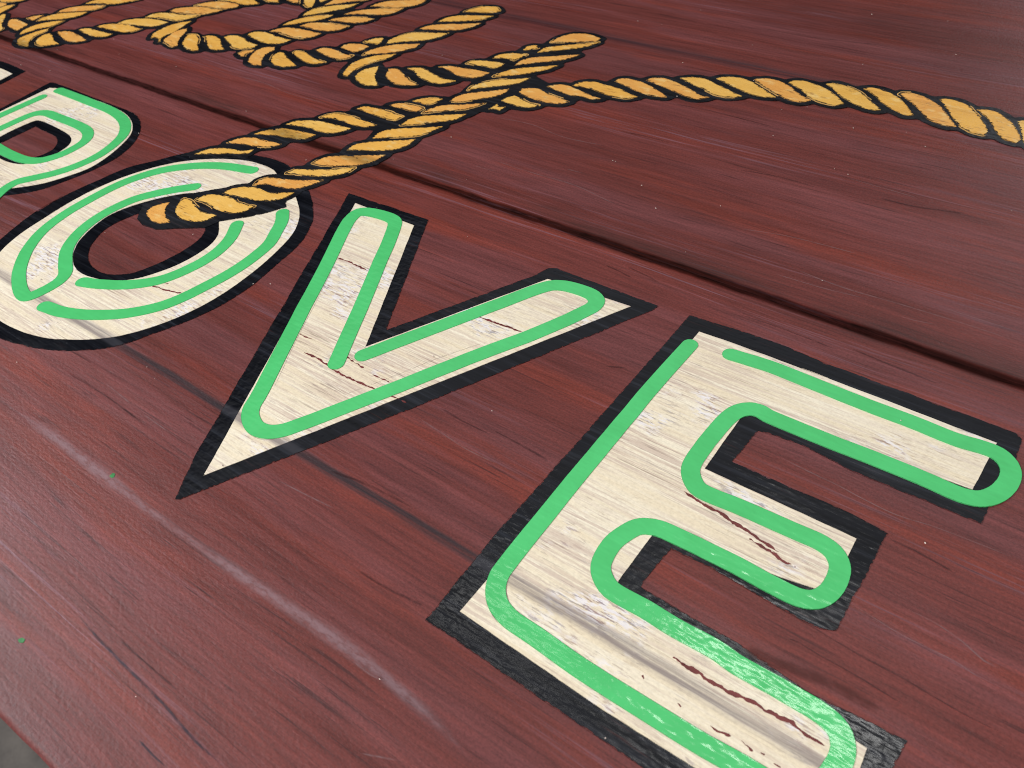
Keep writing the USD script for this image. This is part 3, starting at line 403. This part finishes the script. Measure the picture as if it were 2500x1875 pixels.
,[-1273,7000],[-873,7105]],[[-4304,6955],[-4012,6984],[-3680,6980]],[[-4088,7714],[-3644,7743],[-2898,7724]],[[-6280,1586],[-5746,1601],[-5202,1581]],[[-3348,2908],[-3085,2889]
,[-2849,2890]],[[-3652,2022],[-3351,2077],[-2899,2106]],[[-2898,1545],[-2629,1556],[-2345,1594]],[[-2889,2937],[-2562,2927],[-2366,2913]],[[-1975,4935],[-1711,4947],[-1143,4928]]
,[[-1111,4996],[-779,4970],[-412,4947]],[[-3817,389],[-3541,382],[-3177,388]],[[-3546,9809],[-2680,9933]],[[-7231,8862],[-6207,8871],[-5614,8844]]],"stain":[[[-716,2381]
,[-564,2395],[-414,2418],[-271,2446],[-95,2460],[77,2468]]],"pencil":[[[-5341,3821],[-5067,3285],[-4897,2942],[-4539,2278]],[[-3464,3691],[-3693,3319],[-3915,2883],[-4093,2565]]
,[[-4479,2120],[-4387,2084],[-4295,2111],[-4221,2187]],[[-4554,2043],[-4405,1952],[-4270,1962],[-4161,2029]],[[-2136,1891],[-2021,1788],[-1891,1732]],[[-2040,2007],[-2010,1941]
,[-1943,1891]]]}

# ------------------------------------------------------------------ shapes
DEPTH = ((SEAM_MAIN, 0.0005, 0.0022), (SEAM_TOP, 0.0006, 0.0045))


def relief(x, y):
    """height of the planks' face: flat, sinking into the joints between them"""
    z = 0.00035 * (meshkit.fbm(np.stack([x * 2.2 + 7, y * 11 + 3, x * 0], -1), 3, 5) - 0.5)
    for y0, d, w in DEPTH:
        z = z - d * np.exp(-((y - y0) / w) ** 2)
    return z


def xform(parent, name):
    return UsdGeom.Xform.Define(stage, parent + '/' + name).GetPrim()


used = {}


def free(parent, name):
    k = used.get((parent, name), -1) + 1
    used[(parent, name)] = k
    return parent + '/' + (name if k == 0 else '%s_%03d' % (name, k))


def data(prim, **kw):
    for k, v in kw.items():
        prim.SetCustomDataByKey(k, v)
    return prim


def put(parent, name, v, f, mat, uv=None, smooth=False, **kw):
    path = free(parent, name)
    m = usdkit.mesh(stage, path, (v, f), mat, smooth)
    if uv is not None:
        UsdGeom.PrimvarsAPI(m).CreatePrimvar('edge', Sdf.ValueTypeNames.FloatArray, 'vertex').Set([float(q) for q in uv])
    data(m.GetPrim(), **kw)
    return path


def spline(pts, closed=False, step=0.0025, corner=50):
    """a smooth line through the points (centripetal Catmull-Rom), with sharp turns kept sharp"""
    p = np.asarray(pts, float)
    n = len(p)
    if closed:
        a = p - np.roll(p, 1, 0); b = np.roll(p, -1, 0) - p
        turn = np.degrees(np.abs((np.arctan2(b[:, 1], b[:, 0]) - np.arctan2(a[:, 1], a[:, 0]) + np.pi) % (2 * np.pi) - np.pi))
        cs = [i for i in range(n) if turn[i] > corner]
        if not cs:
            q = spline(np.vstack([p[-3:], p, p[:4]]), False, step, 999)
            i0 = np.argmin(np.hypot(*(q[:len(q) // 2] - p[0]).T)); i1 = len(q) // 2 + np.argmin(np.hypot(*(q[len(q) // 2:] - p[0]).T))
            return q[i0:i1]
        out = []
        for i, c in enumerate(cs):
            e = cs[(i + 1) % len(cs)]
            idx = [(c + k) % n for k in range(((e - c - 1) % n) + 2)]
            out.append(spline(p[idx], False, step, 999)[:-1])
        return np.vstack(out)
    if n == 2:
        k = max(2, int(np.hypot(*(p[1] - p[0])) / step) + 1)
        return p[0] + (p[1] - p[0]) * np.linspace(0, 1, k)[:, None]
    q = np.vstack([2 * p[0] - p[1], p, 2 * p[-1] - p[-2]])
    out = []
    for i in range(1, n):
        P0, P1, P2, P3 = q[i - 1:i + 3]
        t0 = 0; t1 = t0 + max(1e-6, np.hypot(*(P1 - P0))) ** .5; t2 = t1 + max(1e-6, np.hypot(*(P2 - P1))) ** .5; t3 = t2 + max(1e-6, np.hypot(*(P3 - P2))) ** .5
        k = max(2, int(np.hypot(*(P2 - P1)) / step) + 1)
        t = np.linspace(t1, t2, k, endpoint=False)[:, None]
        A1 = (t1 - t) / (t1 - t0) * P0 + (t - t0) / (t1 - t0) * P1
        A2 = (t2 - t) / (t2 - t1) * P1 + (t - t1) / (t2 - t1) * P2
        A3 = (t3 - t) / (t3 - t2) * P2 + (t - t2) / (t3 - t2) * P3
        B1 = (t2 - t) / (t2 - t0) * A1 + (t - t0) / (t2 - t0) * A2
        B2 = (t3 - t) / (t3 - t1) * A2 + (t - t1) / (t3 - t1) * A3
        out.append((t2 - t) / (t2 - t1) * B1 + (t - t1) / (t2 - t1) * B2)
    return np.vstack(out + [p[-1:]])


def wobble(pts, amp, freq, seed):
    """the small unevenness of a line painted by hand"""
    p = np.asarray(pts, float)
    s = np.concatenate([[0], np.cumsum(np.hypot(*np.diff(p, axis=0).T))])
    d = np.gradient(p, axis=0); d /= np.maximum(1e-9, np.hypot(*d.T))[:, None]
    nz = meshkit.fbm(np.stack([s * freq + seed * 17.3, s * 0 + seed, s * 0], -1), 3, seed % 50) - 0.5
    return p + np.stack([-d[:, 1], d[:, 0]], -1) * (2 * amp * nz)[:, None]


def pl(key_pts, step=0.0025, amp=0.0, freq=120, seed=1, corner=50):
    k = np.asarray(key_pts) / 1e4
    if corner < 35:                                  # straight-edged letters
        k = np.asarray(Polygon(k).simplify(0.0016).exterior.coords)[:-1]
        q = np.asarray(shapely.segmentize(Polygon(k).exterior, step).coords)[:-1]
    else:
        q = spline(k, True, step, corner)
    if amp:
        q = wobble(q, amp, freq, seed)
    g = Polygon(q)
    return g if g.is_valid else g.buffer(0)


def sheet(parent, name, shape, z, mat, thick=0.0006, size=0.006, **kw):
    """a thin layer of paint that follows the planks: a closed skin with its own edge, edge = millimetres from the outline"""
    V, F, D_, n0 = [], [], [], 0
    for g in getattr(shape, 'geoms', [shape]):
        if g.is_empty or g.geom_type != 'Polygon' or g.area < 1e-7:
            continue
        g = g.simplify(0.00008)
        step = min(size, 0.002)
        pts = []
        for d, s_ in ((0, step), (0.0009, step), (0.0022, step * 1.3), (0.005, 0.004)):
            q = g.buffer(-d) if d else g
            for w in getattr(q, 'geoms', [q]):
                if w.is_empty:
                    continue
                for r in (w.exterior, *w.interiors):
                    pts.append(np.asarray(shapely.segmentize(r, s_).coords)[:-1])
        x0, y0, x1, y1 = g.bounds
        gx_, gy_ = [q.ravel() for q in np.meshgrid(np.arange(x0, x1, size), np.arange(y0, y1, size))]
        inner = g.buffer(-0.008)
        if not inner.is_empty:
            pts.append(np.c_[gx_, gy_][shapely.contains_xy(inner, gx_, gy_)])
        tv = np.unique(np.round(np.vstack(pts), 6), axis=0)
        tf = Delaunay(tv).simplices
        c = tv[tf].mean(1)
        a, b, cc = (tv[tf[:, k]] for k in range(3))
        cr = (b[:, 0] - a[:, 0]) * (cc[:, 1] - a[:, 1]) - (b[:, 1] - a[:, 1]) * (cc[:, 0] - a[:, 0])
        tf = np.where((cr < 0)[:, None], tf[:, ::-1], tf)
        tf = tf[shapely.contains_xy(g, c[:, 0], c[:, 1]) & (np.abs(cr) > 1e-12)]
        if not len(tf):
            continue
        dist = shapely.distance(shapely.points(tv), g.boundary) * 1e3
        zz = relief(tv[:, 0], tv[:, 1])
        k = len(tv)
        V.append(np.c_[tv, zz + z]); F.append(tf + n0); D_.append(dist)
        # sides
        e = np.sort(np.vstack([tf[:, [0, 1]], tf[:, [1, 2]], tf[:, [2, 0]]]), 1)
        d_e = np.vstack([tf[:, [0, 1]], tf[:, [1, 2]], tf[:, [2, 0]]])
        _, inv, cnt = np.unique(e, axis=0, return_inverse=True, return_counts=True)
        be = d_e[cnt[inv.ravel()] == 1]
        V.append(np.c_[tv, zz + z - thick]); D_.append(np.full(k, 3.0))
        i, j = be[:, 0], be[:, 1]
        F.append(np.vstack([np.c_[i, i + k, j], np.c_[j, i + k, j + k]]) + n0)
        n0 += 2 * k
    V, F, D_ = np.vstack(V), np.vstack(F), np.concatenate(D_)
    keep, F = np.unique(F, return_inverse=True)
    V, F, D_ = V[keep], F.reshape(-1, 3), D_[keep]
    return put(parent, name, V, F, mat, D_, **kw)


def stroke(parent, name, pts, half, z, mat, seed=1, taper=True, wob=0.35, **kw):
    """a narrow brush streak along a line, edge 0 at its edges and 1 in the middle"""
    p = wobble(spline(np.asarray(pts) / 1e4, False, 0.006), half * wob, 40, seed)
    d = np.gradient(p, axis=0); d /= np.maximum(1e-9, np.hypot(*d.T))[:, None]
    nrm = np.stack([-d[:, 1], d[:, 0]], -1)
    t = np.linspace(0, 1, len(p))
    w = half * (0.7 + 0.6 * meshkit.noise(np.stack([t * len(p) * 0.12 + seed, t * 0, t * 0], -1), seed))
    if taper:
        w = w * np.clip(np.minimum(t, 1 - t) * 9 + 0.15, 0, 1)
    a, b = p + nrm * w[:, None], p - nrm * w[:, None]
    v2 = np.vstack([a, p, b]); n = len(p)
    v = np.c_[v2, relief(v2[:, 0], v2[:, 1]) + z]
    i = np.arange(n - 1)
    f = np.vstack([np.c_[i + n, i + 1 + n, i], np.c_[i + 1 + n, i + 1, i], np.c_[i + 2 * n, i + 1 + 2 * n, i + n], np.c_[i + 1 + 2 * n, i + 1 + n, i + n]])
    end = np.clip(np.minimum(t, 1 - t) * 8, 0, 1)
    uv = np.concatenate([t * 0, end, t * 0])
    return put(parent, name, v, f, mat, uv, **kw)


# ------------------------------------------------------------------ the setting: the floor below the sign
THICK = 0.045
gx = np.linspace(-3, 2, 60); gy = np.linspace(-2, 3, 60)
fx, fy = [q.ravel() for q in np.meshgrid(gx, gy)]
fz = -THICK + 0.0 * fx
i, j = [q.ravel() for q in np.meshgrid(np.arange(59), np.arange(59))]
a = j * 60 + i
put('/World', 'floor', np.c_[fx, fy, fz - 0.001], np.vstack([np.c_[a, a + 1, a + 61], np.c_[a, a + 61, a + 60]]), M['floor'], kind='structure')

# ------------------------------------------------------------------ the sign: planks
sign = data(xform('/World', 'painted_sign'), label='dark red plank sign with cream and green block letters and painted gold rope', category='sign')
S = '/World/painted_sign'
X0, X1 = -1.95, 0.46
bounds = [EDGE, SEAM_GREY, SEAM_MAIN, SEAM_TOP, 1.249]
for k in range(4):
    gap = {SEAM_GREY: 0.00002, SEAM_TOP: 0.0001, SEAM_MAIN: 0.00015}
    y0, y1 = bounds[k] + gap.get(bounds[k], 0), bounds[k + 1] - gap.get(bounds[k + 1], 0)
    e = np.array([0, 0.0006, 0.0012, 0.002, 0.003, 0.0042, 0.0056, 0.0075, 0.010, 0.014, 0.02])
    rows = np.unique(np.concatenate([y0 + e, y1 - e, np.linspace(y0 + 0.02, y1 - 0.02, 24)]))
    cols = np.linspace(X0, X1, 160)
    xx, yy = np.meshgrid(cols, rows)
    zt = relief(xx, yy)
    if k == 0:                                          # the long outer edge is eased and slightly uneven
        yy = yy + np.where(yy < y0 + 0.012, (meshkit.fbm(np.stack([xx * 14, xx * 0, xx * 0], -1), 3, 3) - 0.5) * 0.004, 0)
        q = np.clip((y0 + 0.004 - np.repeat(rows[:, None], 160, 1)) / 0.004, 0, 1); zt = zt - 0.0022 * q ** 2
    nr, nc = zt.shape
    top = np.stack([xx, yy, zt], -1).reshape(-1, 3)
    bot = top.copy(); bot[:, 2] = -THICK + 0.001
    ii, jj = [q.ravel() for q in np.meshgrid(np.arange(nr - 1), np.arange(nc - 1), indexing='ij')]
    a = ii * nc + jj
    f = [np.c_[a, a + 1, a + nc + 1], np.c_[a, a + nc + 1, a + nc]]
    N = nr * nc
    ring = np.concatenate([np.arange(nc), np.arange(1, nr) * nc + nc - 1, (nr - 1) * nc + np.arange(nc - 2, -1, -1), np.arange(nr - 2, 0, -1) * nc])
    r2 = np.roll(ring, -1)
    f += [np.c_[ring, ring + N, r2 + N], np.c_[ring, r2 + N, r2]]
    V = np.vstack([top, bot]); Fc = np.vstack(f)
    put(S, 'plank', V, Fc, M['wood'], None, 40)

# ------------------------------------------------------------------ the sign: letters
Pd = DATA['poly']
mm = lambda *p: [(x * 10, y * 10) for x, y in p]


def with_hole(outer, hole):
    return outer.difference(hole)


R_off = [(-11520, 1550), (-10700, 1550), (-10700, 2880), (-10180, 2880), (-9740, 1550), (-8800, 1550)]
shapes = {}
for k in ('E', 'V'):
    shapes[k] = [pl(Pd[k + '_black'], 0.003, 0.0006, 90, ord(k), 28), pl(Pd[k + '_face'], 0.003, 0.00025, 90, ord(k) + 1, 22)]
shapes['O'] = [with_hole(pl(Pd['O_black'], 0.003, 0.0005, 90, 3, 70), pl(Pd['O_counter'], 0.003, 0.0005, 90, 4, 80)),
               with_hole(pl(Pd['O_face'], 0.003, 0.0002, 90, 5, 60), pl(Pd['O_hole'], 0.003, 0.0002, 90, 6, 80))]
rb, rf = Pd['R_black'], Pd['R_face']
rb = rb[:14] + [(-9560, 2700), (-9050, 1560), (-10150, 1560), (-10500, 2500), (-10640, 2500), (-10640, 1560), (-11520, 1560)]
rf = rf[:13] + [(-9700, 2760), (-9240, 1680), (-10020, 1680), (-10450, 2640), (-10780, 2640), (-10780, 1680), (-11390, 1680)]
shapes['R'] = [with_hole(pl(rb, 0.003, 0.0005, 90, 7, 40), pl(Pd['R_counter'], 0.003, 0.0004, 90, 8, 60)),
               with_hole(pl(rf, 0.003, 0.0002, 90, 9, 40), pl(Pd['R_hole'], 0.003, 0.0002, 90, 10, 60))]
gb = Pd['G_black'][:3] + [(-12180, 3700), (-12900, 3560), (-13100, 2800), (-12900, 2250), (-12700, 2750), (-12220, 2750), (-12220, 1700), (-13000, 1540), (-13800, 1700), (-14300, 2400), (-14300, 3900), (-13900, 4600)]
gf = Pd['G_face'][:3] + [(-12300, 3830), (-12960, 3700), (-13230, 2800), (-12980, 2100), (-12600, 2300), (-12350, 2640), (-12330, 1800), (-13000, 1670), (-13740, 1810), (-14170, 2450), (-14170, 3850), (-13800, 4500)]
shapes['G'] = [pl(gb, 0.004, 0.0004, 90, 11, 40), pl(gf, 0.004, 0.0002, 90, 12, 40)]
looks = dict(G='cream letter G with black outline, cut by the left edge', R='cream letter R with black outline and green lines', O='cream letter O with the rope end tucked in it',
             V='cream letter V with black outline and one green line', E='cream letter E nearest the camera, with black outline')
TW = dict(E=0.0126, V=0.0137, O=0.0133, R=0.0133)
for k in 'GROVE':
    lp = sheet(S, 'letter', shapes[k][0], 0.00035, M['black'], 0.0006, 0.015, label=looks[k])
    sheet(lp, 'letter_face', shapes[k][1], 0.0006, M['cream'], 0.0006, 0.015)
    for n, t in enumerate(DATA['tubes'].get(k, [])):
        line = wobble(spline(np.asarray(t) / 1e4, False, 0.003), 0.00035, 40, n + ord(k))
        sheet(lp, 'neon_line', LineString(line).buffer(TW[k] / 2, 12), 0.0010, M['green'], 0.0006, 0.02)
    for n, c in enumerate(DATA['cracks'].get(k, [])):
        c = spline(np.asarray(c) / 1e4, False, 0.0012)
        L = np.hypot(*np.diff(c, axis=0).T).sum()
        up, dn = wobble(c, 0.0011, 330, n * 3 + ord(k)), wobble(c, 0.0011, 330, n * 3 + 1 + ord(k))
        t = np.linspace(0, 1, len(c)); w = (0.0006 if len(c) > 20 else 0.0003) * np.clip(np.minimum(t, 1 - t) * 12 + 0.2, 0, 1)
        if L > 0.08:
            w = w * 1.5
        g = Polygon(np.vstack([up + [0, 1] * w[:, None], (dn - [0, 1] * w[:, None])[::-1]])).buffer(0.00012)
        sheet(lp, 'crack', g, 0.00075, M['red'], 0.0004)

# ------------------------------------------------------------------ the sign: the rope
lobes = [pl(p, 0.0018, 0.0006, 200, 30 + n, 60).buffer(0.0005).intersection(Polygon([(-1.95, -1), (0.46, -1), (0.46, 2), (-1.95, 2)])) for n, p in enumerate(DATA['strands'])]
MARG = 0.0068
body = unary_union([g.buffer(MARG) for g in lobes] + [Polygon(np.asarray(p) / 1e4).buffer(0) for p in DATA['fill']])
body = body.buffer(0.004).buffer(-0.004)
body = unary_union([Polygon(wobble(np.asarray(shapely.segmentize(g.exterior, 0.003).coords), 0.0009, 110, 77), [r.coords for r in g.interiors if Polygon(r).area > 6e-5]).buffer(0) for g in getattr(body, 'geoms', [body])])
rp = sheet(S, 'rope', body, 0.0009, M['rope_black'], 0.0008, 0.008, label='painted gold rope with black outline, looping across the planks')
rnd = random.Random(4)
for g in lobes:
    sheet(rp, 'rope_strand', g, 0.0012, rnd.choice(M['gold']), 0.0004, 0.006)

slivers = []
for g in lobes:                                          # where the brush split along a strand's edge
    for w in range(rnd.choice((0, 1, 1, 2))):
        q = g.buffer(0.0013 + 0.0006 * rnd.random())
        if q.is_empty or q.geom_type != 'Polygon':
            continue
        r = q.exterior
        a0 = rnd.random() * r.length
        seg = [r.interpolate((a0 + s_) % r.length) for s_ in np.linspace(0, r.length * rnd.uniform(0.10, 0.26), 16)]
        slivers.append(LineString(wobble(np.array([[q_.x, q_.y] for q_ in seg]), 0.0007, 260, len(slivers))).buffer(0.0003 + 0.0002 * rnd.random()))
sheet(rp, 'brush_sliver', unary_union(slivers).intersection(body.buffer(-0.0012)).difference(unary_union([g.buffer(0.0004) for g in lobes])), 0.00115, M['sliver'], 0.0003, 0.006, kind='stuff')

# ------------------------------------------------------------------ the sign: streaks, painted highlights and flecks of paint
mk = dict(DATA['marks'])
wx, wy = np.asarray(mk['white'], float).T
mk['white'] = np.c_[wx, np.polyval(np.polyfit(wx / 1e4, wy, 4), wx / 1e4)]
stroke(S, 'pale_streak', mk['white'], 0.0058, 0.0002, M['pale'], 3, wob=0.1, label='pale violet dry-brush streak on the lowest plank')  # reflected glare on a worn streak, painted on as a pale strip
stroke(S, 'dark_streak', mk['thin'], 0.0011, 0.00025, M['dark'], 5)
stroke(S, 'dark_streak', mk['thin2'], 0.0008, 0.00025, M['dark'], 6)
for n, p in enumerate(DATA['pale']):
    stroke(S, 'pale_streak', p, 0.0006 if n < 8 else 0.0008, 0.00022, M['scuff_highlight'], 10 + n, wob=0.3)  # light scratches, and highlights of raised grain painted as pale lines
for n, p in enumerate(DATA['dark']):
    stroke(S, 'dark_streak', p, 0.0007 if n < 2 else 0.0012, 0.00024, M['grain'], 40 + n, wob=0.3)
for n, p in enumerate(DATA['stain']):
    stroke(S, 'stain', p, 0.0050, 0.00048, M['stain'], 70 + n, wob=0.1)
for n, p in enumerate(DATA['pencil']):
    stroke(S, 'pencil_line', p, 0.00028, 0.00072, M['pencil'], 80 + n, wob=0.2)
for p in DATA['flecks']:
    sheet(S, 'paint_fleck', Polygon(np.asarray(p) / 1e4).buffer(0.0004), 0.0003, M['fleck'], 0.0003)

# ------------------------------------------------------------------ dust lying on the sign
rs = np.random.RandomState(8)
V, F = [], []
for k in range(150):
    x, y = rs.uniform(-1.3, 0.4), rs.uniform(-0.02, 1.15)
    r = rs.uniform(0.0002, 0.00055)
    m = trimesh.creation.icosphere(subdivisions=0, radius=r)
    vv = m.vertices * [rs.uniform(1, 2.2), 1, 0.7]
    an = rs.uniform(0, 6.28); c, s_ = np.cos(an), np.sin(an)
    vv = np.c_[vv[:, 0] * c - vv[:, 1] * s_ + x, vv[:, 0] * s_ + vv[:, 1] * c + y, vv[:, 2] + relief(np.array([x]), np.array([y]))[0] + 0.0014]
    F.append(m.faces + len(V) * len(vv)); V.append(vv)
put('/World', 'dust', np.vstack(V), np.vstack(F), M['dust'], label='tiny pale specks of dust scattered over the sign face', category='dust', kind='stuff')
